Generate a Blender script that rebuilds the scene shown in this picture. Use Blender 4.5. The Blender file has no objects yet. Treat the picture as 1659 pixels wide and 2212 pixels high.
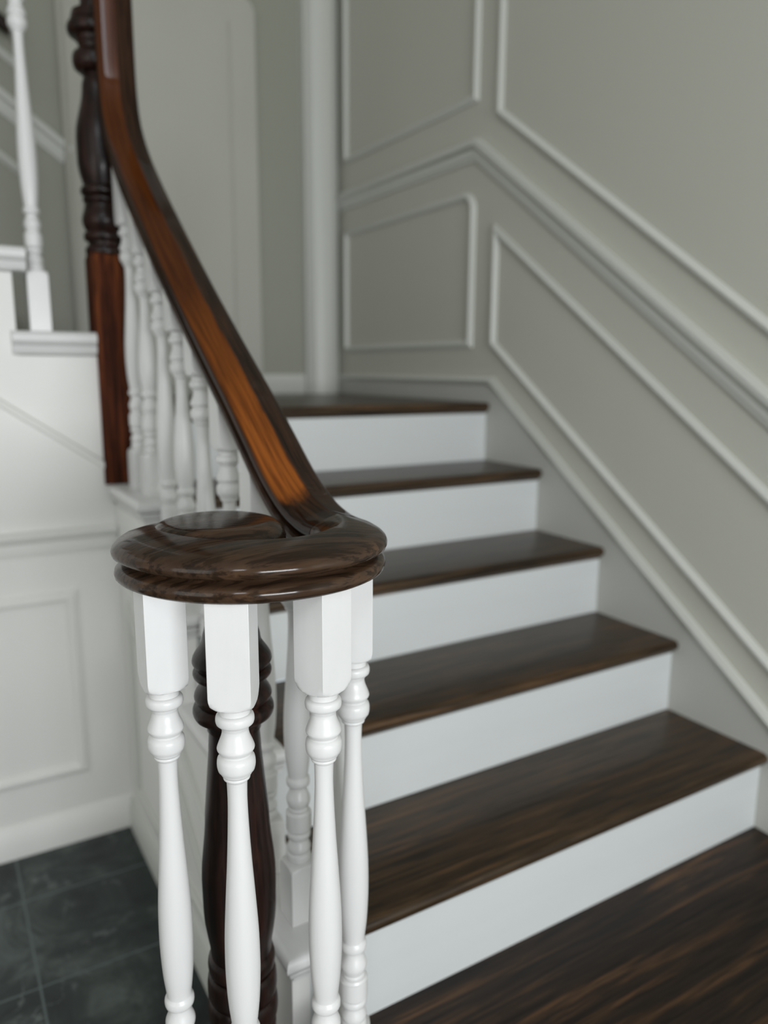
import bpy, math, random
from mathutils import Vector, Matrix, noise
random.seed(4)
S = bpy.context.scene
COL = S.collection

# ------------------------------------------------------------------ camera
cam_d = bpy.data.cameras.new('camera')
cam = bpy.data.objects.new('camera', cam_d)
COL.objects.link(cam)
S.camera = cam
YAW, PIT, ROL = 0.5422, -0.1857, 0.0059
fwd = Vector((math.sin(YAW)*math.cos(PIT), math.cos(YAW)*math.cos(PIT), math.sin(PIT)))
rgt = Vector((math.cos(YAW), -math.sin(YAW), 0.0))
upv = rgt.cross(fwd)
r2 = math.cos(ROL)*rgt + math.sin(ROL)*upv
u2 = math.cos(ROL)*upv - math.sin(ROL)*rgt
CAMLOC = Vector((-0.190, -0.9192, 1.0541))
M = Matrix((r2, u2, -fwd)).transposed().to_4x4()
M.translation = CAMLOC
cam.matrix_world = M
cam_d.sensor_fit = 'VERTICAL'
cam_d.sensor_height = 36.0
cam_d.lens = 1636.8/2212*36.0
cam_d.clip_start = 0.02
cam_d.dof.use_dof = True
cam_d.dof.focus_distance = 0.86
cam_d.dof.aperture_fstop = 2.2

# ------------------------------------------------------------------ world, lights, exposure
S.view_settings.view_transform = 'Standard'
S.view_settings.look = 'None'
S.view_settings.gamma = 1.0
S.view_settings.exposure = 0.0
w = bpy.data.worlds.new('overcast_sky')
S.world = w
w.use_nodes = True
bg = w.node_tree.nodes['Background']
bg.inputs[0].default_value = (0.80, 0.90, 1.0, 1)
bg.inputs[1].default_value = 1.0


def area(name, loc, target, sx, sy, power, color):
    d = bpy.data.lights.new(name, 'AREA')
    d.shape = 'RECTANGLE'
    d.size = sx
    d.size_y = sy
    d.energy = power
    d.color = color
    o = bpy.data.objects.new(name, d)
    COL.objects.link(o)
    o.location = loc
    o.rotation_euler = (Vector(target)-Vector(loc)).to_track_quat('-Z', 'Y').to_euler()
    return o


# daylight coming in through the glazed front door and its side window, behind the viewer
area('door_daylight', (0.12, -3.12, 1.02), (0.12, 0.0, 0.90), 1.50, 0.66, 74, (0.965, 0.985, 1.0))
area('upper_window_daylight', (-1.72, -3.12, 3.60), (-1.72, 0.0, 3.60), 0.70, 1.50, 30, (0.90, 0.94, 1.0))
area('side_window_daylight', (-2.35, -1.1, 1.3), (0.3, 0.2, 0.8), 1.6, 1.8, 13, (1.0, 1.0, 0.97))

# ------------------------------------------------------------------ materials


def mat(name, color, rough=0.5, coat=0.0, spec=0.5):
    m = bpy.data.materials.new(name)
    m.use_nodes = True
    b = m.node_tree.nodes['Principled BSDF']
    b.inputs['Base Color'].default_value = (*color, 1)
    b.inputs['Roughness'].default_value = rough
    b.inputs['Coat Weight'].default_value = coat
    b.inputs['Specular IOR Level'].default_value = spec
    return m


class NB:
    def __init__(s, m):
        s.t = m.node_tree
        s.b = s.t.nodes['Principled BSDF']

    def n(s, kind, **kw):
        x = s.t.nodes.new(kind)
        for k, v in kw.items():
            if k.startswith('i_'):
                x.inputs[k[2:].replace('_', ' ')].default_value = v
            else:
                setattr(x, k, v)
        return x

    def l(s, a, b):
        s.t.links.new(a, b)

    def coords(s, kind, scale=(1, 1, 1), rot=(0, 0, 0)):
        c = s.n('ShaderNodeTexCoord')
        mp = s.n('ShaderNodeMapping')
        mp.inputs['Scale'].default_value = scale
        mp.inputs['Rotation'].default_value = rot
        s.l(c.outputs[kind], mp.inputs[0])
        return mp.outputs[0]

    def ramp(s, fac, stops):
        r = s.n('ShaderNodeValToRGB')
        e = r.color_ramp.elements
        while len(e) < len(stops):
            e.new(0.5)
        for i, (p, c) in enumerate(stops):
            e[i].position = p
            e[i].color = (*c, 1) if len(c) == 3 else c
        s.l(fac, r.inputs[0])
        return r.outputs[0]

    def mix(s, fac, a, b, mode='MIX'):
        x = s.n('ShaderNodeMix', data_type='RGBA', blend_type=mode)
        for inp, v in ((x.inputs[0], fac), (x.inputs[6], a), (x.inputs[7], b)):
            if hasattr(v, 'links'):
                s.l(v, inp)
            elif isinstance(v, (int, float)):
                inp.default_value = v
            else:
                inp.default_value = (*v, 1)
        return x.outputs[2]

    def bump(s, h, strength, dist=0.002):
        x = s.n('ShaderNodeBump')
        x.inputs['Strength'].default_value = strength
        x.inputs['Distance'].default_value = dist
        s.l(h, x.inputs['Height'])
        s.l(x.outputs[0], s.b.inputs['Normal'])


def paint(name, col, rough, scale=(140, 140, 12), strength=0.12, vary=0.02):
    """brushed gloss paint: faint brush marks and a very slight tone variation"""
    m = mat(name, col, rough)
    k = NB(m)
    c = k.coords('Object', scale)
    n1 = k.n('ShaderNodeTexNoise', i_Scale=1.0, i_Detail=4.0)
    k.l(c, n1.inputs['Vector'])
    k.bump(n1.outputs[0], strength, 0.001)
    n2 = k.n('ShaderNodeTexNoise', i_Scale=3.0, i_Detail=2.0)
    dk = tuple(max(0, v-vary) for v in col)
    k.l(k.ramp(n2.outputs[0], [(0.3, dk), (0.7, col)]), k.b.inputs['Base Color'])
    return m


WHITE = paint('baluster_white_paint', (0.735, 0.732, 0.722), 0.33)
TRIM = paint('trim_white_paint', (0.615, 0.625, 0.58), 0.42, (30, 30, 30), 0.05)
RISER = paint('riser_white_paint', (0.63, 0.655, 0.65), 0.42, (10, 60, 60), 0.05)
HALLW = paint('hall_white_paint', (0.80, 0.795, 0.765), 0.5, (40, 40, 40), 0.05)
FARW = paint('far_wall_dimmed_paint', (0.335, 0.340, 0.285), 0.55, (40, 40, 40), 0.06)  # wall paint darkened to stand in for the weaker light behind the landing
DOORW = paint('door_dimmed_paint', (0.475, 0.475, 0.420), 0.5, (40, 40, 40), 0.06)  # trim paint made darker, the landing's dimmer light put into its colour
SKIRT = paint('skirt_paint', (0.50, 0.50, 0.465), 0.5, (40, 40, 40), 0.05)
WALL = paint('wall_grey_paint', (0.54, 0.54, 0.475), 0.55, (40, 40, 40), 0.06)
CEIL = paint('ceiling_paint', (0.62, 0.61, 0.57), 0.8, (40, 40, 40), 0.05)


def dark_wood(name, axis, c0, c1, c2, rough=0.3, coat=0.3, coordset='Object', sc=1.0, bumps=0.25, plank=None):
    """open-grained oak with a dark stain; axis = direction the grain runs"""
    m = mat(name, c1, rough, coat)
    m.node_tree.nodes['Principled BSDF'].inputs['Coat Roughness'].default_value = 0.07
    k = NB(m)
    s_long, s_cross = 2.4*sc, 42.0*sc
    scale = [s_cross]*3
    scale[axis] = s_long
    c = k.coords(coordset, tuple(scale))
    n1 = k.n('ShaderNodeTexNoise', i_Scale=1.0, i_Detail=6.0, i_Roughness=0.62, i_Distortion=0.7)
    k.l(c, n1.inputs['Vector'])
    scale2 = [150.0*sc]*3
    scale2[axis] = 7.0*sc
    c2n = k.coords(coordset, tuple(scale2))
    n2 = k.n('ShaderNodeTexNoise', i_Scale=1.0, i_Detail=3.0, i_Roughness=0.6)
    k.l(c2n, n2.inputs['Vector'])
    colr = k.ramp(n1.outputs[0], [(0.30, c0), (0.52, c1), (0.72, c2)])
    pores = k.ramp(n2.outputs[0], [(0.42, (0.25, 0.25, 0.25)), (0.52, (1, 1, 1))])
    colr = k.mix(0.75, colr, pores, 'MULTIPLY')
    k.l(colr, k.b.inputs['Base Color'])
    k.bump(n2.outputs[0], bumps, 0.0015)
    return m, k, colr


TREADW, _, _ = dark_wood('tread_dark_oak', 0, (0.018, 0.010, 0.004), (0.054, 0.031, 0.014), (0.130, 0.066, 0.027), 0.34, 0.10)
TREADW.node_tree.nodes['Principled BSDF'].inputs['Specular IOR Level'].default_value = 0.33
STEPW, _, _ = dark_wood('floor_step_dark_oak', 0, (0.006, 0.004, 0.0025), (0.028, 0.015, 0.008), (0.140, 0.068, 0.028), 0.45, 0.0, sc=0.8)
STEPW.node_tree.nodes['Principled BSDF'].inputs['Specular IOR Level'].default_value = 0.3
NEWELW, _, _ = dark_wood('newel_dark_oak', 2, (0.006, 0.0025, 0.0015), (0.016, 0.006, 0.004), (0.042, 0.014, 0.008), 0.33, 0.05)
NEWELW.node_tree.nodes['Principled BSDF'].inputs['Specular IOR Level'].default_value = 0.3
BLOCKW, _, _ = dark_wood('newel_block_red_oak', 2, (0.022, 0.006, 0.002), (0.080, 0.020, 0.007), (0.20, 0.055, 0.014), 0.6, 0.0)
BLOCKW.node_tree.nodes['Principled BSDF'].inputs['Specular IOR Level'].default_value = 0.1
VOLW, _, _ = dark_wood('volute_dark_oak', 0, (0.034, 0.019, 0.011), (0.056, 0.032, 0.019), (0.092, 0.048, 0.024), 0.4, 0.6, sc=0.9, bumps=0.22)
VOLW.node_tree.nodes['Principled BSDF'].inputs['Specular IOR Level'].default_value = 0.02
VOLW.node_tree.nodes['Principled BSDF'].inputs['Coat Roughness'].default_value = 0.11
# hand rail: UV u = metres along, v = -1..1 across the section
RAILW, kk, base = dark_wood('handrail_oak', 0, (0.018, 0.008, 0.005), (0.038, 0.018, 0.010), (0.070, 0.032, 0.015), 0.4, 0.42, 'UV', bumps=0.15)
RAILW.node_tree.nodes['Principled BSDF'].inputs['Specular IOR Level'].default_value = 0.0


def rail_tint(k, base):
    uv = k.n('ShaderNodeUVMap')
    sep = k.n('ShaderNodeSeparateXYZ')
    k.l(uv.outputs[0], sep.inputs[0])
    mp = k.n('ShaderNodeMapping')
    mp.inputs['Scale'].default_value = (6, 18, 1)
    k.l(uv.outputs[0], mp.inputs[0])
    nz = k.n('ShaderNodeTexNoise', i_Scale=1.0, i_Detail=5.0, i_Roughness=0.65)
    k.l(mp.outputs[0], nz.inputs['Vector'])
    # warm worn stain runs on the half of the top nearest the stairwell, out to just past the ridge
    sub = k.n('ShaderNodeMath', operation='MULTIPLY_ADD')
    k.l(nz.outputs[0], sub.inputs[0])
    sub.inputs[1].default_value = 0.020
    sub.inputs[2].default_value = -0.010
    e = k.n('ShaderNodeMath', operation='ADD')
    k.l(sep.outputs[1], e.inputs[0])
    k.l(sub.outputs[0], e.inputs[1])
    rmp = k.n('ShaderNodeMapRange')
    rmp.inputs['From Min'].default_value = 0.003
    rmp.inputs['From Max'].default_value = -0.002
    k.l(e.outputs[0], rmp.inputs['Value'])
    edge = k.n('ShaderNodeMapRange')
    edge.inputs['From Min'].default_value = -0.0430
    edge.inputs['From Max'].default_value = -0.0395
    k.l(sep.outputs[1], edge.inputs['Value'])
    # fades out where the volute begins (u < 0.03) and is strongest just above it
    r2_ = k.n('ShaderNodeMapRange', interpolation_type='SMOOTHSTEP')
    r2_.inputs['From Min'].default_value = 0.0
    r2_.inputs['From Max'].default_value = 0.035
    n3 = k.n('ShaderNodeMath', operation='MULTIPLY_ADD')
    k.l(nz.outputs[0], n3.inputs[0])
    n3.inputs[1].default_value = 0.12
    k.l(sep.outputs[0], n3.inputs[2])
    n4 = k.n('ShaderNodeMath', operation='SUBTRACT')
    k.l(n3.outputs[0], n4.inputs[0])
    n4.inputs[1].default_value = 0.085
    k.l(n4.outputs[0], r2_.inputs['Value'])
    mul = k.n('ShaderNodeMath', operation='MULTIPLY')
    k.l(rmp.outputs[0], mul.inputs[0])
    k.l(r2_.outputs[0], mul.inputs[1])
    mulb = k.n('ShaderNodeMath', operation='MULTIPLY')
    k.l(mul.outputs[0], mulb.inputs[0])
    k.l(edge.outputs[0], mulb.inputs[1])
    mul = mulb
    r3 = k.n('ShaderNodeMapRange')
    r3.inputs['From Min'].default_value = 0.1
    r3.inputs['From Max'].default_value = 0.62
    k.l(sep.outputs[0], r3.inputs['Value'])
    mp2 = k.n('ShaderNodeMapping')
    mp2.inputs['Scale'].default_value = (5, 160, 1)
    k.l(uv.outputs[0], mp2.inputs[0])
    n5 = k.n('ShaderNodeTexNoise', i_Scale=1.0, i_Detail=5.0, i_Roughness=0.6, i_Distortion=0.4)
    k.l(mp2.outputs[0], n5.inputs['Vector'])
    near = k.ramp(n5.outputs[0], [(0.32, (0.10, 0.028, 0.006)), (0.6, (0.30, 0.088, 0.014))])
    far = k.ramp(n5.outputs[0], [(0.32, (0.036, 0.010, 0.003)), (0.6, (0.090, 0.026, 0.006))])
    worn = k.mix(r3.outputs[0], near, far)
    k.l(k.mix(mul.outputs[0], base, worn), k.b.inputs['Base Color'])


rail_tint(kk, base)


def marble_tile():
    m = mat('dark_green_marble_tile', (0.03, 0.04, 0.04), 0.3, 0.0, 0.35)
    k = NB(m)
    c = k.n('ShaderNodeTexCoord').outputs['Object']
    n1 = k.n('ShaderNodeTexNoise', i_Scale=4.5, i_Detail=8.0, i_Roughness=0.65, i_Distortion=1.2)
    k.l(c, n1.inputs['Vector'])
    basec = k.ramp(n1.outputs[0], [(0.34, (0.006, 0.010, 0.010)), (0.50, (0.028, 0.038, 0.035)), (0.66, (0.095, 0.115, 0.108))])
    # thin pale veins
    n2 = k.n('ShaderNodeTexNoise', i_Scale=3.2, i_Detail=6.0, i_Roughness=0.6, i_Distortion=2.2)
    k.l(c, n2.inputs['Vector'])
    ab = k.n('ShaderNodeMath', operation='SUBTRACT')
    k.l(n2.outputs[0], ab.inputs[0])
    ab.inputs[1].default_value = 0.5
    ab2 = k.n('ShaderNodeMath', operation='ABSOLUTE')
    k.l(ab.outputs[0], ab2.inputs[0])
    vein = k.ramp(ab2.outputs[0], [(0.0, (0.75, 0.75, 0.75)), (0.012, (0, 0, 0))])
    n3 = k.n('ShaderNodeTexNoise', i_Scale=6.0, i_Detail=3.0)
    k.l(c, n3.inputs['Vector'])
    spot = k.ramp(n3.outputs[0], [(0.50, (0, 0, 0)), (0.68, (0.8, 0.8, 0.8))])
    vm = k.mix(1.0, vein, spot, 'MULTIPLY')
    col = k.mix(vm, basec, (0.25, 0.28, 0.27))
    # pale blotches
    n4 = k.n('ShaderNodeTexNoise', i_Scale=9.0, i_Detail=4.0, i_Roughness=0.7)
    k.l(c, n4.inputs['Vector'])
    bl = k.ramp(n4.outputs[0], [(0.62, (0, 0, 0)), (0.74, (0.8, 0.8, 0.8))])
    col = k.mix(bl, col, (0.22, 0.24, 0.24))
    # grout: a 0.297 m grid
    br = k.n('ShaderNodeTexBrick', offset=0.0, squash=1.0)
    br.inputs['Scale'].default_value = 1.0
    br.inputs['Mortar Size'].default_value = 0.0028
    br.inputs['Mortar Smooth'].default_value = 0.3
    br.inputs['Brick Width'].default_value = 0.297
    br.inputs['Row Height'].default_value = 0.297
    mp = k.n('ShaderNodeMapping')
    mp.inputs['Location'].default_value = (0.093+0.297*20, -0.606+0.297*20, 0)
    k.l(c, mp.inputs[0])
    k.l(mp.outputs[0], br.inputs['Vector'])
    k.l(k.mix(br.outputs['Fac'], col, (0.10, 0.13, 0.13)), k.b.inputs['Base Color'])
    return m


TILE = marble_tile()

# ------------------------------------------------------------------ mesh helpers


class MB:
    def __init__(s):
        s.v = []
        s.f = []
        s.uv = {}

    def add(s, verts, faces):
        o = len(s.v)
        s.v += [tuple(p) for p in verts]
        s.f += [tuple(i+o for i in f) for f in faces]

    def box(s, x0, x1, y0, y1, z0, z1):
        v = [(x, y, z) for z in (z0, z1) for y in (y0, y1) for x in (x0, x1)]
        s.add(v, [(0, 2, 3, 1), (4, 5, 7, 6), (0, 1, 5, 4), (2, 6, 7, 3), (0, 4, 6, 2), (1, 3, 7, 5)])

    def extrude(s, poly, mapf, a, b):
        """poly: 2-D outline; mapf(u, v, w) -> point; extruded from w=a to w=b"""
        n = len(poly)
        s.add([mapf(u, v, a) for u, v in poly]+[mapf(u, v, b) for u, v in poly],
              [tuple(range(n))[::-1], tuple(range(n, 2*n))]+[(i, (i+1) % n, (i+1) % n+n, i+n) for i in range(n)])

    def rings(s, rings, closed=True, cap0=True, cap1=True):
        n = len(rings[0])
        v = [p for r in rings for p in r]
        f = []
        for k in range(len(rings)-1):
            for i in range(n if closed else n-1):
                j = (i+1) % n
                f.append((k*n+i, k*n+j, (k+1)*n+j, (k+1)*n+i))
        if cap0:
            f.append(tuple(range(n))[::-1])
        if cap1:
            f.append(tuple(range((len(rings)-1)*n, len(rings)*n)))
        s.add(v, f)

    def build(s, name, material, parent=None, angle=35, bevel=0.0, smooth=True, fix=True):
        me = bpy.data.meshes.new(name)
        me.from_pydata(s.v, [], s.f)
        me.validate()
        if fix:
            import bmesh
            b = bmesh.new()
            b.from_mesh(me)
            bmesh.ops.recalc_face_normals(b, faces=b.faces)
            b.to_mesh(me)
            b.free()
        me.materials.append(material)
        if smooth:
            me.shade_smooth()
            me.set_sharp_from_angle(angle=math.radians(angle))
        o = bpy.data.objects.new(name, me)
        COL.objects.link(o)
        if parent:
            o.parent = parent
        if bevel:
            md = o.modifiers.new('bevel', 'BEVEL')
            md.width = bevel
            md.segments = 3
            md.limit_method = 'ANGLE'
            md.angle_limit = math.radians(40)
        return o


def tag(o, label=None, cat=None, group=None, kind=None):
    for k, v in (('label', label), ('category', cat), ('group', group), ('kind', kind)):
        if v:
            o[k] = v
    return o


def empty(name, loc, rz=0.0):
    o = bpy.data.objects.new(name, None)
    COL.objects.link(o)
    o.empty_display_size = 0.05
    o.location = loc
    o.rotation_euler = (0, 0, rz)
    return o


def structure(mb, name, material, label=None, **kw):
    o = mb.build(name, material, None, **kw)
    o['kind'] = 'structure'
    if label:
        o['label'] = label
    return o


# ------------------------------------------------------------------ stair dimensions
H, R = 0.190, 0.263          # rise, going
W = 1.399                    # face of the wall skirt
XL = 0.194                   # open edge of the painted tread ends
XD = 0.312                   # where the dark tread boards begin
XS = 0.212                   # face of the closed side of the stairs
YW = 1.105                   # face of the wall under the upper flight
ZT = -0.205                  # tiled hall floor
YB = 2.15                    # far wall of the landing
ZL = 5*H                     # landing
YF = -3.0                    # front wall behind the viewer

# ------------------------------------------------------------------ setting
m = MB()
m.box(-3.0, W+0.1, YF-0.1, YW+0.05, ZT-0.08, ZT)
structure(m, 'floor', TILE, 'dark green marble tile floor of the hall')

m = MB()
m.box(W+0.012, W+0.12, YF-0.1, YB+0.1, ZT-0.08, 4.9)
structure(m, 'wall_right', WALL, 'grey-white wall beside the stairs')

m = MB()
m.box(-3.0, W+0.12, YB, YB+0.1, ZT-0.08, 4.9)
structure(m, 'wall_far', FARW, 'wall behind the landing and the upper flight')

m = MB()
m.box(-3.1, -3.0, YF-0.1, YB+0.1, ZT-0.08, 4.9)
structure(m, 'wall_left', HALLW, 'left wall of the hall')
m = MB()
m.box(-3.1, W+0.12, YF-0.1, YB+0.1, 4.6, 4.7)
structure(m, 'ceiling', CEIL, 'ceiling of the stairwell')
# front wall with a door opening for the daylight, behind the viewer
m = MB()
m.box(-3.1, -0.75, YF-0.2, YF, ZT-0.08, 2.8)
m.box(1.05, W+0.12, YF-0.2, YF, ZT-0.08, 4.7)
m.box(-0.75, 1.05, YF-0.2, YF, 1.85, 2.8)
m.box(-1.25, 1.05, YF-0.2, YF, 2.8, 4.7)
m.box(-3.1, -2.2, YF-0.2, YF, 2.8, 4.7)
m.box(-2.2, -1.25, YF-0.2, YF, 4.45, 4.7)
structure(m, 'wall_front', WALL, 'front wall with a glazed door opening and a tall window above, behind the viewer')

# wall under the upper flight, cut to the pitch of its steps
RX1 = 0.275                  # first riser of the upper flight
poly = [(XS, ZT), (XS, ZL-0.03)]
x = RX1
z = ZL
NUP = 8
for k in range(1, NUP+1):
    xr = RX1-R*(k-1)
    if k == 1:
        poly.append((XS, ZL+H-0.057))
    else:
        poly.append((xr, ZL+H*(k-1)-0.057))
        poly.append((xr, ZL+H*k-0.057))
xe = RX1-R*NUP
poly.append((xe, ZL+H*NUP-0.057))
poly.append((xe, ZT))
m = MB()
m.extrude(poly, lambda u, v, w_: (u, w_, v), YW, YW+0.03)
structure(m, 'wall_stair', HALLW, 'white wall below the upper flight', bevel=0.0015, smooth=False)

# side wall of the lower flight
poly = [(0.012, ZT), (0.012, H-0.053)]
for k in range(1, 4):
    poly += [(k*R+0.006, k*H-0.053), (k*R+0.006, (k+1)*H-0.053)]
poly += [(YW+0.01, 4*H-0.053), (YW+0.01, ZT)]
m = MB()
m.extrude(poly, lambda u, v, w_: (w_, u, v), XS, XS+0.03)
structure(m, 'wall_side', HALLW, 'white closed side of the lower flight', smooth=False)


# ------------------------------------------------------------------ mouldings
def moulding(name, path, prof, mapf, material, closed=False, structure_=True, label=None, mb=None):
    """path: 2-D polyline in the wall plane, mitred; prof: (offset to the left of travel, height off the wall)"""
    n = len(path)
    rings_ = []
    for i, p in enumerate(path):
        p = Vector(p)
        a = Vector(path[(i-1) % n]) if (closed or i > 0) else None
        b = Vector(path[(i+1) % n]) if (closed or i < n-1) else None
        d1 = (p-a).normalized() if a is not None else (b-p).normalized()
        d2 = (b-p).normalized() if b is not None else d1
        n1 = Vector((-d1.y, d1.x))
        n2 = Vector((-d2.y, d2.x))
        mt = (n1+n2).normalized()
        mt = mt/max(0.3, mt.dot(n1))
        rings_.append([mapf(*(p+mt*o), h) for o, h in prof])
    q = mb or MB()
    if closed:
        rings_.append(rings_[0])
    q.rings(rings_, True, not closed, not closed)
    if mb is None:
        return structure(q, name, material, label)
    return q


def arc(cx, cy, r, a0, a1, n=8):
    return [(cx+r*math.cos(math.radians(a0+(a1-a0)*i/n)), cy+r*math.sin(math.radians(a0+(a1-a0)*i/n))) for i in range(n+1)]


WR = W+0.012
onright = lambda u, v, h: (WR-h, u, v)
onfar = lambda u, v, h: (u, YB-h, v)
onstair = lambda u, v, h: (u, YW-h, v)
onside = lambda u, v, h: (XS-h, u, v)
SL = H/R


def nz(y):
    return H+y*SL


def ridgeprof(wd, th):
    """panel moulding section about wd wide standing th off the wall"""
    return [(-wd/2, 0), (-wd/2, th*0.45), (-wd*0.38, th*0.60), (-wd*0.30, th*0.62), (-wd*0.15, th*0.95), (wd*0.05, th), (wd*0.22, th*0.85),
            (wd*0.32, th*0.5), (wd*0.5, th*0.35), (wd*0.5, 0)]


PM = ridgeprof(0.026, 0.015)
# chair rail: section measured from its lower edge upwards
CR = [(0, 0), (0, 0.006), (0.006, 0.010), (0.012, 0.010), (0.016, 0.014), (0.034, 0.015), (0.038, 0.020), (0.046, 0.028), (0.058, 0.030), (0.064, 0.026), (0.066, 0)]

# skirt board: flat board with a moulded cap following the pitch, then level along the landing
YT = (ZL+0.078-nz(0)-0.074)/SL      # where pitched top edge meets the level one
ysk0 = -1.2
m = MB()
topl = ZL+0.078
poly = [(ysk0, ZT), (ysk0, nz(ysk0)+0.074), (YT, topl), (YB, topl), (YB, ZL-0.25), (0.6, ZT)]
poly = [(-0.38, ZT), (-0.38, nz(-0.38)+0.20), (-0.175, nz(-0.175)+0.052), (YT, topl-0.022), (YB, topl-0.022), (YB, ZL-0.2), (1.2, ZL-0.2), (0.2, ZT)]
poly[1] = (-0.38, nz(-0.38)+0.052)
m.extrude(poly, lambda u, v, w_: (w_, u, v), W, WR)
structure(m, 'baseboard_right', SKIRT, 'white skirt board along the wall side of the stairs', smooth=False)
moulding('trim_1', [(-0.5, nz(-0.5)+0.050), (YT, topl-0.024), (YB, topl-0.024)],
         [(0, 0), (0, 0.014), (0.006, 0.016), (0.012, 0.022), (0.018, 0.024), (0.026, 0.020), (0.028, 0.012), (0.028, 0)],
         onright, TRIM, label='moulded cap along the top of the stair skirt board')
# chair rail
zc = 1.716
yc = (zc-nz(0)-0.678)/SL
moulding('trim_2', [(-0.6, nz(-0.6)+0.678), (yc, zc), (YB, zc)], CR, onright, TRIM, label='white chair rail climbing with the stairs and running level along the landing')
# lower pitched panel
a, b_ = 0.186, 0.538
y1 = 1.056
moulding('trim_3', [(-0.42, nz(-0.42)+a), (y1, nz(y1)+a), (y1, nz(y1)+b_-0.004), (-0.42, nz(-0.42)+b_)], PM, onright, TRIM, True,
         label='long sloping panel moulding below the chair rail')
# upper pitched panel
moulding('trim_4', [(-0.5, nz(-0.5)+0.882), (y1, nz(y1)+0.882), (y1, 3.1), (-0.5, 3.1)], PM, onright, TRIM, True,
         label='sloping panel moulding above the chair rail')
# landing panels
yl0, yl1 = 1.178, 2.055
moulding('trim_5', [(yl0, 1.142), (yl1, 1.142), (yl1, 1.618)] + arc(yl0+0.05, 1.618-0.05, 0.05, 90, 180, 7), PM, onright, TRIM, True,
         label='small landing panel moulding with one rounded corner below the chair rail')
moulding('trim_6', [(yl0, 1.908), (yl1, 1.908), (yl1, 3.1), (yl0, 3.1)], PM, onright, TRIM, True,
         label='tall landing panel moulding above the chair rail')

# far wall: base board, corner column, door casing with rounded head
m = MB()
m.box(1.04, W, YB-0.014, YB, ZL, ZL+0.055)
m.extrude([(YB-0.018, ZL+0.055), (YB, ZL+0.055), (YB, ZL+0.082), (YB-0.008, ZL+0.082), (YB-0.016, ZL+0.070)], lambda u, v, w_: (w_, u, v), 1.04, W)
structure(m, 'baseboard_far', TRIM, 'base board at the back of the landing')
m = MB()
cols = [(1.242, 0.0), (1.242, 0.045)] + [(1.316-0.066*math.cos(math.radians(t)), 0.045+0.045*math.sin(math.radians(t))) for t in range(0, 181, 12)] + [(1.392, 0.045), (1.392, 0.0)]
m.extrude(cols, lambda u, v, w_: (u, YB-v, w_), ZL, 4.59)
structure(m, 'trim_7', TRIM, 'rounded white corner casing rising beside the landing corner')

XA, XB2 = 0.315, 1.045
ztop = 2.46
m = MB()
rc = 0.055
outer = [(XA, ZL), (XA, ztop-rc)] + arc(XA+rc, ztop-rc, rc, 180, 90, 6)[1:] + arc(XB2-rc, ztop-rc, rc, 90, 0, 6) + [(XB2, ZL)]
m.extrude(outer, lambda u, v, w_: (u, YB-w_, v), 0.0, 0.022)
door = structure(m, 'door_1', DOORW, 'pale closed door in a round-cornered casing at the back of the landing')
q = MB()
q.rings([[(XA+0.105+dx, YB-0.022-h, z) for dx, h in ((0, 0), (0, 0.006), (0.006, 0.011), (0.011, 0.006), (0.011, 0))] for z in (ZL, ztop-0.1)])
q.rings([[(XB2-0.116+dx, YB-0.022-h, z) for dx, h in ((0, 0), (0, 0.004), (0.006, 0.008), (0.011, 0.004), (0.011, 0))] for z in (ZL, ztop-0.1)])
q.rings([[(XA-0.004+dx, YB-0.022-h, z) for dx, h in ((0.004, 0), (0.005, 0.014), (0.012, 0.018), (0.020, 0.014), (0.022, 0))] for z in (ZL, ztop-0.06)])
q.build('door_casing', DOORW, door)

# far wall above the upper flight: pitched chair rail and panel mouldings, seen between the balusters


def nu(x):
    return ZL+H+(RX1-x)*SL


moulding('trim_8', [(0.31, nu(0.31)+0.655), (-1.6, nu(-1.6)+0.655)], [(-o, h) for o, h in CR][::-1], onfar, TRIM, label='chair rail climbing along the far wall with the upper flight')
moulding('trim_9', [(0.19, nu(0.19)+0.16), (0.19, nu(0.19)+0.51)] + [(-1.6, nu(-1.6)+0.51), (-1.6, nu(-1.6)+0.16)], PM, onfar, TRIM, True, label='sloping panel moulding on the far wall behind the upper flight')
moulding('trim_10', [(0.19, nu(0.19)+0.86), (0.19, 3.1), (-1.2, 3.1), (-1.2, nu(-1.2)+0.86)], PM, onfar, TRIM, True, label='tall panel moulding on the far wall above the upper flight')

# wall below the upper flight: sloping stringer bead, chair rail, panel, base board
m = MB()
zb = 0.805
poly = [(XS, zb-0.005), (XS, 0.7), (-2.0, 0.7), (-2.0, 0.7)]
sl2 = lambda xx: 0.790+(0.205-xx)*SL*0.98
structure_line = [(0.2105, sl2(0.2105)), (-1.75, sl2(-1.75))]
moulding('trim_11', structure_line, [(0, 0), (-0.001, 0.010), (-0.006, 0.013), (-0.014, 0.011), (-0.018, 0.004), (-0.018, 0)], onstair, HALLW, label='sloping bead below the upper flight')
moulding('trim_12', [(XS-0.002, 0.596), (-2.9, 0.596)], [(0, 0), (0, 0.008), (-0.010, 0.011), (-0.030, 0.012), (-0.036, 0.020), (-0.050, 0.026), (-0.056, 0.020), (-0.060, 0)], onstair, HALLW, label='low chair rail across the wall under the upper flight')
moulding('trim_13', [(0.088, 0.002), (0.088, 0.478), (-2.2, 0.478), (-2.2, 0.002)], ridgeprof(0.030, 0.014), onstair, HALLW, True, label='rectangular panel moulding on the wall under the upper flight')
m = MB()
m.extrude([(0.016, ZT), (0.016, ZT+0.062), (0.011, ZT+0.070), (0.009, ZT+0.082), (0.002, ZT+0.090), (0, ZT+0.090), (0, ZT)], lambda u, v, w_: (w_, YW-u, v), -3.0, XS)
structure(m, 'baseboard_stair', HALLW, 'tall white base board along the wall under the upper flight')
m = MB()
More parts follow.
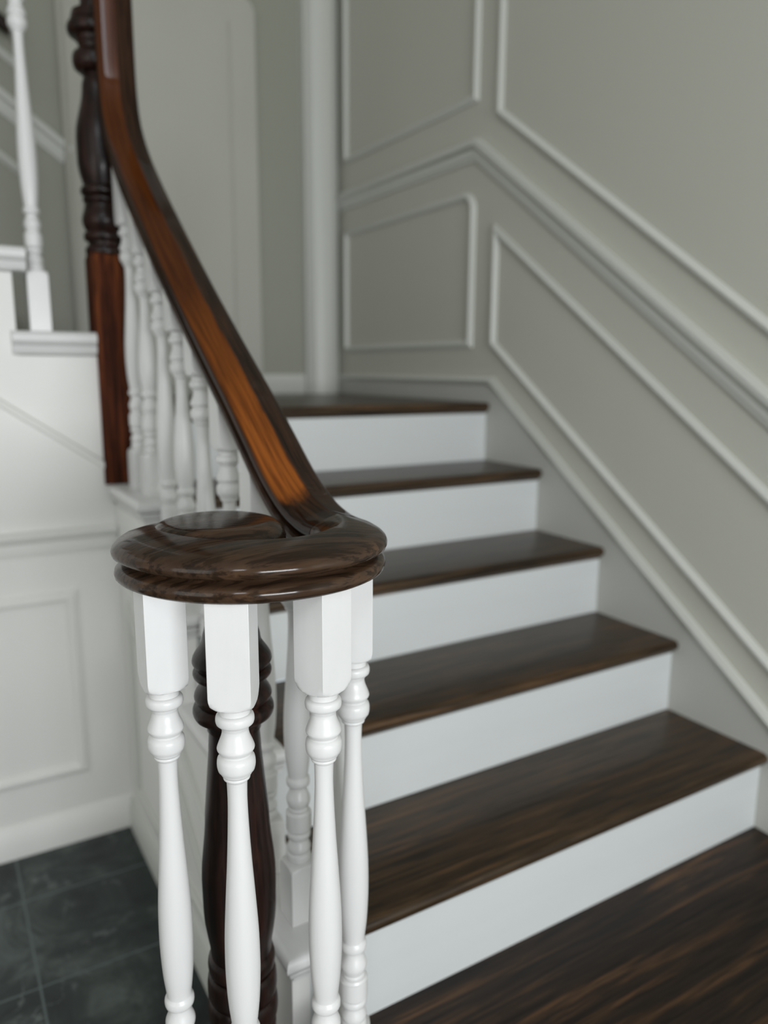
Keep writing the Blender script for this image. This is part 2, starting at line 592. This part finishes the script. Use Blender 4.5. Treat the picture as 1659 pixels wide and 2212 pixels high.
m.extrude([(0.014, ZT), (0.014, ZT+0.062), (0.009, ZT+0.070), (0.008, ZT+0.082), (0.002, ZT+0.090), (0, ZT+0.090), (0, ZT)], lambda u, v, w_: (XS-u, w_, v), 0.05, YW-0.014)
structure(m, 'baseboard_side', TRIM, 'white base board along the closed side of the lower flight')
# panels on the side of the lower flight
pb = -0.05
moulding('trim_14', [(0.34, pb), (0.99, pb), (0.99, pb+0.50), (0.34, pb+0.50-0.65*SL)], ridgeprof(0.026, 0.012), onside, TRIM, True,
         label='triangular-topped panel moulding on the closed side of the lower flight')
moulding('trim_15', [(0.10, 0.0), (YW-0.02, 0.62)][::-1], [(0, 0), (0.001, 0.009), (0.008, 0.012), (0.016, 0.008), (0.016, 0)], onside, TRIM,
         label='sloping bead on the closed side of the lower flight')

# ------------------------------------------------------------------ staircases


def nosing_prof(y0, ztop_, yback, t=0.027, cove=True):
    """section in (y, z) of a tread with a rounded front edge and a small cove below it"""
    pts = [(yback, ztop_)]
    rr = t/2
    for i in range(9):
        a_ = math.radians(90+180*i/8)
        pts.append((y0+rr+rr*math.cos(a_), ztop_-rr+rr*math.sin(a_)))
    if cove:
        c = 0.018
        y_r = y0+0.030
        pts.append((y_r-c+0.002, ztop_-t))
        pts.append((y_r-c+0.001, ztop_-t-0.004))
        for i in range(5):
            a_ = math.radians(180-90*(1-i/4))
            pts.append((y_r-c*0.05-(c-0.002)*(1-i/4)**1.6, ztop_-t-0.004-(c-0.004)*(i/4)**0.7))
        pts.append((y_r+0.004, ztop_-t-c))
        pts.append((y_r+0.004, ztop_-t-0.001))
    pts.append((yback, ztop_-t))
    return pts


END = [(-0.045, 0.0)]+[(-0.014+0.014*math.sin(math.radians(t)), -0.014+0.014*math.cos(math.radians(t))) for t in (0, 25, 50, 70, 90, 110, 130, 155, 180)] + \
    [(-0.0075, -0.0285), (-0.0085, -0.034), (-0.0125, -0.041), (-0.0175, -0.044), (-0.0185, -0.052), (-0.045, -0.052)]


def tread_end(x1, x0, y0, y1, z0, xin, yin):
    q = MB()
    pth = [(x1, y0), (x0, y0), (x0, y1)]
    moulding('tread_end', pth, [(o, h) for o, h in END], lambda u, v, h: (u, v, z0+h), WHITE, mb=q)
    q.box(xin, x1, y0+0.045, yin, z0-0.028, z0)
    return q


stairs = empty('staircase', (XD, 0, 0))
tag(stairs, 'lower flight of stairs with dark stained treads and white risers, climbing to the landing', 'staircase')
OFF = Vector((XD, 0, 0))


def sb(mb, name, material, parent=stairs, off=OFF, **kw):
    mb.v = [tuple(Vector(p)-off) for p in mb.v]
    return mb.build(name, material, parent, **kw)


# per-tread small fitting of the real steps
for k in range(1, 5):
    y0 = (k-1)*R
    z0 = k*H
    m = MB()
    pr = nosing_prof(y0, z0, k*R+0.014)
    m.extrude(pr, lambda u, v, w_: (w_, u, v), XD, W)
    sb(m, 'tread', TREADW)
    # painted end: a nosing mitred round the open corner, reaching past the next riser
    m = tread_end(XD, XL, y0-0.012, k*R+0.030, z0, XL+0.045, k*R)
    sb(m, 'tread_end', WHITE)['label'] = 'white painted tread end with a moulded side edge'
    m = MB()
    m.box(XS+0.031, W, y0+0.018, y0+0.034, z0-H, z0-0.026)
    sb(m, 'riser', RISER)['label'] = 'white painted riser'
# last riser up to the landing and the landing board
m = MB()
m.box(0.283, W, 4*R+0.018, 4*R+0.034, 4*H, ZL-0.026)
sb(m, 'riser', RISER)['label'] = 'white painted riser'
m = MB()
m.extrude(nosing_prof(4*R, ZL, YB-0.0145, 0.027), lambda u, v, w_: (w_, u, v), 0.29, W)
land = sb(m, 'landing', TREADW)
# starting step, wide and deep, with a rounded curtail end under the volute
m = MB()
cyx, cyy, cr = 0.13, -0.085, 0.20
out = [(W, 0.03), (W, -0.372), (cyx+0.05, -0.372)]
out += [(cyx+0.05+0.26*math.cos(math.radians(t))*1.0, -0.112+0.26*math.sin(math.radians(t))) for t in range(-90-10, -271, -10)]
out += [(cyx+0.05, 0.03)]
zs = [(-0.030, -0.010), (-0.030, 0.0)]
ringsv = []
cen = Vector((0.7, -0.15))
for inset, z in ((0.030, -0.19), (0.030, -0.030), (0.012, -0.030), (0.003, -0.024), (0.0, -0.014), (0.003, -0.005), (0.010, 0.0)):
    rg = []
    for x_, y_ in out:
        yy = y_
        xx = x_
        if y_ < -0.3:
            yy = y_+inset
        elif x_ < cyx+0.05:
            d_ = Vector((x_-cyx-0.05, y_+0.112)).normalized()
            xx = x_-d_.x*inset
            yy = y_-d_.y*inset
        rg.append((xx, yy, z))
    ringsv.append(rg)
m2 = MB()
m2.rings(ringsv[2:])
sb(m2, 'starting_tread', STEPW)['label'] = 'deep dark oak starting tread with a rounded end under the volute'
m2 = MB()
m2.rings([ringsv[0], ringsv[1]])
sb(m2, 'riser', RISER)['label'] = 'white painted curved riser of the starting step'

# upper flight
ups = empty('staircase', (XS, YW, ZL))
tag(ups, 'upper flight climbing to the left behind the tall newel, its white tread ends showing', 'staircase')
UO = Vector((XS, YW, ZL))
for k in range(1, NUP+1):
    xr = RX1-R*(k-1)
    z0 = ZL+H*k
    xl = xr-R-0.012
    m = MB()
    ya = YW-0.026
    sec = [(YW+0.06, z0)]
    for i in range(9):
        a_ = math.radians(90+180*i/8)
        sec.append((ya+0.015+0.015*math.cos(a_), z0-0.016+0.016*math.sin(a_)))
    sec += [(ya+0.006, z0-0.034), (ya+0.008, z0-0.042), (ya+0.014, z0-0.052), (YW-0.001, z0-0.056), (YW+0.012, z0-0.056), (YW+0.012, z0-0.032), (YW+0.06, z0-0.032)]
    xr2 = xr+0.030 if k > 1 else 0.189
    m.extrude(sec, lambda u, v, w_: (w_, u, v), xl, xr2)
    m.box(xl+R*0+0.0, xr2, YW+0.06, YW+0.10, z0-0.028, z0)
    sb(m, 'tread_end', WHITE, ups, UO)['label'] = 'white painted tread end with a moulded edge'
    m = MB()
    m.box(xl, xr+0.03, YW+0.10, YB-0.002, z0-0.028, z0)
    sb(m, 'tread', TREADW, ups, UO)
    m = MB()
    m.box(xr-0.014, xr, YW+0.031, YB-0.002, z0-H, z0-0.029)
    sb(m, 'riser', RISER, ups, UO)['label'] = 'white painted riser'

# ------------------------------------------------------------------ turned work
NSEG = 48


def polar_rings(prof, sq=None, seg=NSEG):
    """prof: list of (z, R); sq: half side of the square that clips it (None = round)"""
    rr = []
    for z, Rz in prof:
        ring = []
        for i in range(seg):
            t = 2*math.pi*i/seg
            r_ = Rz
            if sq:
                c = max(abs(math.cos(t)), abs(math.sin(t)))
                r_ = min(Rz, sq/c)
            ring.append((r_*math.cos(t), r_*math.sin(t), z))
        rr.append(ring)
    return rr


def smooth_prof(keys, n=7):
    """keys (u, r, type) -> rounded profile; straight between keys, catmull when flagged"""
    out_ = []
    for i in range(len(keys)-1):
        (u0, r0), (u1, r1) = keys[i][:2], keys[i+1][:2]
        mode = keys[i][2] if len(keys[i]) > 2 else 'l'
        for j in range(n):
            t = j/n
            if mode == 'l':
                rr_ = r0+(r1-r0)*t
            elif mode == 's':                       # ease in and out
                rr_ = r0+(r1-r0)*(3*t*t-2*t*t*t)
            elif mode == 'c':                       # concave flare
                rr_ = r0+(r1-r0)*(0.45*math.sin(t*math.pi/2)+0.55*(3*t*t-2*t*t*t))
            elif mode == 'o':                       # convex start
                rr_ = r0+(r1-r0)*math.sin(t*math.pi/2)
            elif mode == 'i':                       # convex end
                rr_ = r0+(r1-r0)*(1-math.cos(t*math.pi/2))
            elif mode == 'b':                       # bead between two equal radii
                rr_ = r0+(r1-r0)*t+keys[i][3]*math.sqrt(max(0, 1-(2*t-1)**2))
            out_.append((u0+(u1-u0)*t, rr_))
    out_.append(keys[-1][:2])
    return out_


HS = 0.0238            # half side of the square blocks
# turned section, lower group (measured from the top of the lower block) and upper group (down from the bottom of the upper block)
LOW = [(0.000, 0.0165, 'b', 0.0022), (0.014, 0.0165, 'l'), (0.0145, 0.0155, 'o'), (0.022, 0.0186, 's'), (0.038, 0.0138, 'l'), (0.0385, 0.0152, 'b', 0.0034),
       (0.051, 0.0152, 'l'), (0.0515, 0.0172, 'l'), (0.055, 0.0190, 'l'), (0.0555, 0.0200, 'l'), (0.082, 0.0200, 'l'), (0.0825, 0.0190, 'l'), (0.086, 0.0172, 'l'),
       (0.0865, 0.0150, 'b', 0.0012), (0.092, 0.0150, 'o'), (0.105, 0.0188, 's'), (0.124, 0.0134, 'l'), (0.127, 0.0134, 'l'), (0.1275, 0.0150, 'b', 0.0036), (0.143, 0.0150, 'l'), (0.1435, 0.0150, 'o')]
UPP = [(-0.092, 0.0117, 's'), (-0.089, 0.0128, 'l'), (-0.0885, 0.0146, 'b', 0.0006), (-0.0855, 0.0148, 'l'), (-0.085, 0.0148, 'o'), (-0.0805, 0.0178, 'b', 0.0037), (-0.0592, 0.0184, 'l'), (-0.0588, 0.0176, 'l'),
       (-0.0568, 0.0176, 'o'), (-0.0500, 0.0213, 'c'), (-0.0290, 0.0149, 's'), (-0.023, 0.0166, 'l'), (-0.0225, 0.0188, 'b', 0.0030), (-0.009, 0.0188, 'l'), (-0.0085, 0.0172, 'l'), (0.0, 0.0172, 'l')]


def make_baluster(height, low=0.10, upbot=None, slope=0.0, hidden_base=False):
    """returns the meshes (base_block, shaft, top_block); upbot = height of the upper block's lower end"""
    cr_ = HS*math.sqrt(2)
    # lower block
    b0 = MB()
    pf = [(0.0, cr_*1.01), (low-0.013, cr_*1.01)] + [(low-0.013+0.013*math.sin(math.radians(t)), 0.0185+(cr_*1.0-0.0185)*math.cos(math.radians(t))) for t in (15, 30, 45, 60, 75, 90)]
    b0.rings(polar_rings(pf, HS))
    # shaft
    b1 = MB()
    L0, L1 = low, upbot
    s0 = L0+0.1435
    s1 = L1-0.092
    Ls = s1-s0
    mid = []
    keys = [(0.0, 0.0150), (0.10, 0.0186), (0.22, 0.0206), (0.30, 0.0208), (0.40, 0.0201), (0.55, 0.0173), (0.70, 0.0142), (0.85, 0.0119), (0.94, 0.0112), (1.0, 0.0117)]
    for i in range(33):
        t = i/32
        for j in range(len(keys)-1):
            if keys[j][0] <= t <= keys[j+1][0]+1e-9:
                p0 = keys[max(0, j-1)]
                p1, p2 = keys[j], keys[j+1]
                p3 = keys[min(len(keys)-1, j+2)]
                s_ = (t-p1[0])/(p2[0]-p1[0])
                m1 = (p2[1]-p0[1])/(p2[0]-p0[0])*(p2[0]-p1[0]) if p2 != p0 else 0
                m2_ = (p3[1]-p1[1])/(p3[0]-p1[0])*(p2[0]-p1[0])
                r_ = (2*s_**3-3*s_**2+1)*p1[1]+(s_**3-2*s_**2+s_)*m1+(-2*s_**3+3*s_**2)*p2[1]+(s_**3-s_**2)*m2_
                mid.append((s0+Ls*t, r_))
                break
    prof = [(L0-0.004, 0.0150)]+[(L0+u, r_) for u, r_ in smooth_prof(LOW, 7)[:-1]] + mid[1:] + [(L1+u, r_) for u, r_ in smooth_prof(UPP, 7)[1:]] + [(L1+0.004, 0.015)]
    b1.rings(polar_rings(prof, None, 40))
    # upper block
    b2 = MB()
    pf = [(upbot+0.016-0.016*math.sin(math.radians(t)), 0.0195+(cr_-0.0195)*math.cos(math.radians(t))) for t in (90, 75, 60, 45, 30, 15)] + [(upbot+0.016, cr_*1.01), (height, cr_*1.01)]
    rg = polar_rings(pf, HS)
    rg[-1] = [(x_, y_, z_+slope*y_) for x_, y_, z_ in rg[-1]]
    b2.rings(rg)
    return b0, b1, b2


def place_baluster(loc, rz, height, label, group, low=0.10, upbot=None, slope=0.0, scale=1.0):
    t = empty('baluster', loc, rz)
    t.scale = (1, 1, scale)
    tag(t, label, 'baluster', group)
    b0, b1, b2 = make_baluster(height, low, upbot, slope)
    b0.build('base_block', WHITE, t, bevel=0.0006)
    b1.build('turned_shaft', WHITE, t, angle=50)
    b2.build('top_block', WHITE, t, bevel=0.0006)
    return t


# ------------------------------------------------------------------ hand rail path (top ridge line)
XR = 0.268
ZV = 0.866                                   # top ridge of the level volute
# (y, z) of the ridge going up, read from the pitch of the rail
RID = [(-0.045, 0.866), (-0.02, 0.8665), (0.005, 0.870), (0.035, 0.878), (0.070, 0.893), (0.115, 0.9195), (0.172, 0.961), (0.242, 1.012), (0.321, 1.066), (0.42, 1.134), (0.55, 1.226),
       (0.70, 1.338), (0.80, 1.415), (0.89, 1.487), (0.955, 1.545), (1.005, 1.600), (1.035, 1.650), (1.050, 1.710), (1.054, 1.78), (1.054, 1.90), (1.054, 2.02), (1.054, 2.14)]


def cat(pts, n):
    o = []
    for i in range(len(pts)-1):
        p0 = Vector(pts[max(0, i-1)])
        p1 = Vector(pts[i])
        p2 = Vector(pts[i+1])
        p3 = Vector(pts[min(len(pts)-1, i+2)])
        for j in range(n):
            t = j/n
            o.append(0.5*((2*p1)+(p2-p0)*t+(2*p0-5*p1+4*p2-p3)*t*t+(3*p1-p0-3*p2+p3)*t**3))
    o.append(Vector(pts[-1]))
    return o


RAILSEC = [(0.015, 0.0), (0.009, 0.0010), (0.0055, 0.0030), (0.0032, 0.0062), (0.0022, 0.0105), (0.0032, 0.0150), (0.0062, 0.0185), (0.0115, 0.0205), (0.0175, 0.0214), (0.0205, 0.0238), (0.0195, 0.0262), (0.0110, 0.0269),
           (0.0055, 0.0282), (0.0018, 0.0310), (0.0003, 0.0342), (0.0, 0.0376), (0.0014, 0.0415), (0.0048, 0.0450), (0.0100, 0.0482)]
TOPH = 0.0585


def section(hw_in, hw_out, apex=0.0, dish=0.0):
    """(across, height) going round; across < 0 = inner/left side; apex = where the top ridge lies"""
    pts = []
    fo, fi = min(1, hw_out/0.03), min(1, hw_in/0.03)
    for ins, h in RAILSEC:
        pts.append((hw_out-ins*fo, h))
    e0, e1 = hw_out-0.010*fo, -hw_in+0.010*fi
    ap = apex
    for t in (0.33, 0.66):
        pts.append((e0+(ap-e0)*t, 0.0482+0.0103*(t+dish*0.35*math.sin(t*math.pi))))
    pts.append((ap, TOPH))
    for t in (0.66, 0.33):
        pts.append((e1+(ap-e1)*t, 0.0482+0.0103*(t+dish*0.35*math.sin(t*math.pi))))
    for ins, h in RAILSEC[::-1]:
        pts.append((-hw_in+ins*fi, h))
    return pts


def rail_mesh(stations):
    """stations: (ridge point, lateral unit vector pointing to the 'out' side, up vector, hw_in, hw_out, u)"""
    m_ = MB()
    rgs, uvs = [], []
    for P, N, U, hi, ho, u_, ap, di in stations:
        sec_ = section(hi, ho, ap, di)
        rgs.append([P+N*a_+U*(h_-TOPH) for a_, h_ in sec_])
        uvs.append([(u_, a_ if h_ > 0.040 else a_*2.2) for a_, h_ in sec_])
    m_.rings(rgs)
    return m_, uvs


handrail = empty('handrail', (XR, 0, ZV-TOPH))
tag(handrail, 'dark brown wooden handrail sweeping down the open side and ending in a spiral volute', 'handrail')
HO = Vector((XR, 0, ZV-TOPH))

st = []
pp_ = cat(RID, 4)
u_ = 0.0
prev = None
for i, p in enumerate(pp_):
    if prev is not None:
        u_ += (p-prev).length
    prev = p
    a0 = pp_[max(0, i-1)]
    a1 = pp_[min(len(pp_)-1, i+1)]
    d = (a1-a0).normalized()
    U = Vector((0, -d.y, d.x))
    st.append((Vector((XR, p.x, p.y)), Vector((1, 0, 0)), U, 0.0445, 0.0445, u_-0.06, 0.0, 0.0))
rm, uvs = rail_mesh(st)
rm.v = [tuple(Vector(p)-HO) for p in rm.v]
nsec = len(uvs[0])
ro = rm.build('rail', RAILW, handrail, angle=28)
uvl = ro.data.uv_layers.new(name='UVMap')
flat = [c for r_ in uvs for c in r_]
for lp in ro.data.loops:
    uvl.data[lp.index].uv = flat[lp.vertex_index]

# volute: the rail winds on, narrowing, about C; eye disc in the middle
C = Vector((0.148, -0.040))


def lerp_keys(keys, t):
    for j in range(len(keys)-1):
        if keys[j][0] <= t <= keys[j+1][0]:
            s_ = (t-keys[j][0])/(keys[j+1][0]-keys[j][0])
            s_ = s_*s_*(3-2*s_)*0.35+s_*0.65
            return keys[j][1]+(keys[j+1][1]-keys[j][1])*s_
    return keys[-1][1]


OUT = [(0, 0.1645), (45, 0.170), (90, 0.168), (135, 0.170), (180, 0.171), (205, 0.162), (230, 0.138), (250, 0.110), (270, 0.085)]
INN = [(0, 0.0755), (45, 0.087), (80, 0.090), (110, 0.086), (145, 0.086), (180, 0.094), (205, 0.086), (230, 0.068), (250, 0.050), (270, 0.040)]
st = []
for i in range(0, 73):
    th = 270*i/72
    ro_, ri_ = lerp_keys(OUT, th), lerp_keys(INN, th)
    a_ = -math.radians(th)
    dvec = Vector((math.cos(a_), math.sin(a_), 0))
    mid_ = (ro_+ri_)/2
    hw = (ro_-ri_)/2
    P = Vector((C.x, C.y, 0))+dvec*mid_
    P.z = ZV+0.001*math.sin(math.radians(th/2))
    st.append((P, dvec, Vector((0, 0, 1)), hw, hw, 0, -hw*0.55*min(1, th/50), 0.55*min(1, th/50)))
vm_, _u = rail_mesh(st)
vm_.v = [tuple(Vector(p)-HO) for p in vm_.v]
vm_.build('volute', VOLW, handrail, angle=34)['label'] = 'spiral volute curling round at the foot of the rail'
# eye of the volute
e = MB()
ec = Vector((0.107, -0.030, 0.0))
er = 0.0830
pf = [(-0.002, er-0.014), (0.001, er-0.008), (0.008, er-0.004), (0.014, er-0.007), (0.0195, er-0.016), (0.0222, er-0.015), (0.026, er-0.005), (0.032, er-0.0003), (0.038, er), (0.045, er-0.002), (0.0515, er-0.0065), (0.0560, er-0.013),
      (0.0582, er-0.021), (0.0588, er-0.03), (0.0592, 0.012), (0.0592, 0.001)]
rg = polar_rings([(z+ZV-TOPH+0.0055, r_) for z, r_ in pf], None, 64)
rg = [[(x_+ec.x, y_+ec.y, z_) for x_, y_, z_ in r_] for r_ in rg]
e.rings([[tuple(Vector(p)-HO) for p in r_] for r_ in rg])
e.build('volute_eye', VOLW, handrail, angle=60)['label'] = 'round raised eye at the centre of the volute'

UND = ZV-TOPH                       # underside of the level part

# ------------------------------------------------------------------ balusters
G1 = 'white balusters standing round the curled end of the handrail'
vb = [(0.0220, -0.066, 0.0, 'white turned baluster under the volute, leftmost of those round its curved front'),
      (0.0775, -0.153, math.radians(-33), 'white turned baluster at the front of the volute, directly before the dark newel post'),
      (0.1815, -0.166, math.radians(19), 'white volute baluster with a block corner facing the viewer, right of the dark newel'),
      (0.2600, -0.0960, math.radians(-26), 'white turned baluster at the right edge of the volute, partly hidden by its neighbour'),
      (0.2700, -0.0300, 0.0, 'white baluster mostly hidden behind the two right-hand volute balusters')]
for x_, y_, rz, lb in vb:
    place_baluster((x_, y_, 0.0), rz, UND+0.004, lb, G1, low=0.124, upbot=0.684)


def ridge(y):
    for i in range(len(RID)-1):
        if RID[i][0] <= y <= RID[i+1][0]:
            t = (y-RID[i][0])/(RID[i+1][0]-RID[i][0])
            return RID[i][1]+(RID[i+1][1]-RID[i][1])*t, (RID[i+1][1]-RID[i][1])/(RID[i+1][0]-RID[i][0])


G2 = 'white balusters standing on the tread ends of the lower flight'
XBAL = 0.256
run = [(1, 0.076, 0.792, 'shaded white baluster nearest on the lowest white tread end, seen between volute balusters'),
       (1, 0.210, 0.800, 'white baluster on the lowest tread end, directly behind the nearest one standing there'),
       (2, 0.350, 0.915, 'white baluster above the volute, its neck showing second left of the rail\'s foot'),
       (2, 0.485, 1.040, 'white baluster above the volute with a dark tread edge showing either side of its neck'),
       (3, 0.612, 1.125, 'white baluster under the middle of the handrail, front one on the third tread end'),
       (3, 0.740, 1.210, 'white baluster under the middle of the handrail, rear one on the third tread end'),
       (4, 0.870, 1.300, 'white baluster on the fourth tread end, second to the right from the dark landing newel'),
       (4, 0.995, 1.380, 'white baluster beside the dark landing newel, the nearest one to it')]
for k, y_, ub, lb in run:
    z0 = k*H
    rz_, sl_ = ridge(y_)
    th = TOPH*math.sqrt(1+sl_*sl_)
    place_baluster((XBAL, y_, z0), 0.0, rz_-th+0.004-z0, lb, G2, low=0.10, upbot=min(ub, rz_-th-0.02)-z0, slope=sl_)
G3 = None
place_baluster((0.068, YW+0.030, ZL+H), 0.0, 0.86, 'white baluster at the far left standing on the lower tread end of the upper flight', G3, low=0.143, upbot=0.752)


# ------------------------------------------------------------------ newel posts
def newel_piece(prof, loc, name, parent, sq=None, seg=56, angle=50, bevel=0.0):
    q = MB()
    q.rings(polar_rings(prof, sq, seg))
    o = q.build(name, NEWELW, parent, angle=angle, bevel=bevel)
    return o


nw = empty('newel_post', (0.122, -0.022, 0.0))
tag(nw, 'dark brown turned newel post standing under the centre of the volute', 'newel post')
zt = UND+0.006
keys = [(0.126, 0.040, 'b', 0.006), (0.150, 0.040, 'l'), (0.151, 0.0455, 'b', 0.0035), (0.186, 0.0455, 'l'), (0.187, 0.0445, 'b', 0.004), (0.228, 0.0440, 'l'), (0.229, 0.041, 'b', 0.0055), (0.256, 0.041, 'l'),
        (0.257, 0.0415, 'l'), (0.272, 0.0425, 'o'), (0.335, 0.0495, 'l'), (0.372, 0.0500, 's'), (0.470, 0.0425, 'l'), (0.560, 0.0345, 's'), (0.590, 0.0330, 'l'), (0.5905, 0.0350, 'i'), (0.604, 0.0400, 'l'),
        (0.605, 0.0430, 'b', 0.0085), (0.628, 0.0450, 'l'), (0.629, 0.0460, 'o'), (0.638, 0.0500, 's'), (0.660, 0.0400, 'l'), (0.661, 0.0420, 'b', 0.0075), (0.676, 0.0440, 'l'), (0.677, 0.0460, 'o'), (0.686, 0.0510, 's'),
        (0.715, 0.0370, 's'), (0.735, 0.0330, 'l'), (zt, 0.0320, 'l')]
newel_piece([(0.0, 0.064), (0.10, 0.064), (0.112, 0.056), (0.120, 0.046)], None, 'base_block', nw, sq=0.0455, bevel=0.001)
newel_piece([(0.118, 0.038)]+smooth_prof(keys, 6), None, 'turned_shaft', nw)

LN = (0.236, 1.137)
ln = empty('newel_post', (LN[0], LN[1], 4*H))
tag(ln, 'tall dark newel post with a reddish square block and turned top at the landing corner', 'newel post')
b = MB()
SQ = 0.046
b.rings(polar_rings([(0.0, 0.066), (0.560, 0.066), (0.566, 0.060), (0.571, 0.052)], SQ, 56))
b.build('square_block', BLOCKW, ln, bevel=0.001)['label'] = 'long square lower block with a reddish face'
k2 = [(0.566, 0.046, 'b', 0.005), (0.590, 0.046, 'l'), (0.591, 0.043, 'l'), (0.600, 0.043, 'l'), (0.601, 0.047, 'b', 0.006), (0.624, 0.047, 'l'), (0.625, 0.046, 'o'), (0.650, 0.0545, 's'), (0.690, 0.046, 'l'),
      (0.691, 0.045, 'b', 0.005), (0.706, 0.045, 'l'), (0.707, 0.047, 'b', 0.007), (0.730, 0.047, 'l'), (0.731, 0.0455, 'o'), (0.790, 0.057, 'l'), (0.840, 0.057, 's'), (0.955, 0.036, 's'), (0.985, 0.030, 'l'),
      (0.986, 0.040, 'b', 0.014), (1.036, 0.040, 'l'), (1.037, 0.036, 's'), (1.062, 0.044, 'l'), (1.063, 0.052, 'b', 0.010), (1.095, 0.052, 'l'), (1.096, 0.054, 'l'), (1.118, 0.048, 'l'), (1.119, 0.030, 's'), (1.17, 0.026, 'l'), (1.34, 0.026, 'l')]
newel_piece([(0.560, 0.040)]+smooth_prof(k2, 6), None, 'turned_top', ln)

# dark scrolled end of a wall handrail behind the upper flight
wh = empty('wall_handrail', (0.15, YB-0.05, 2.17))
tag(wh, 'small dark piece of wall handrail glimpsed behind the far left baluster', 'handrail')
q = MB()
q.rings([[(x_, 0.020*math.cos(t), (0.026*math.sin(t))+(-x_)*SL) for t in [2*math.pi*i/16 for i in range(16)]] for x_ in (0.012, 0.004, -0.02, -0.9)])
q.build('rail', NEWELW, wh, angle=60)
q = MB()
q.rings([[(-0.05+0.007*math.cos(t), y_, -0.01+0.007*math.sin(t)) for t in [2*math.pi*i/12 for i in range(12)]] for y_ in (0.0, 0.05)])
q.build('bracket', NEWELW, wh, angle=60)
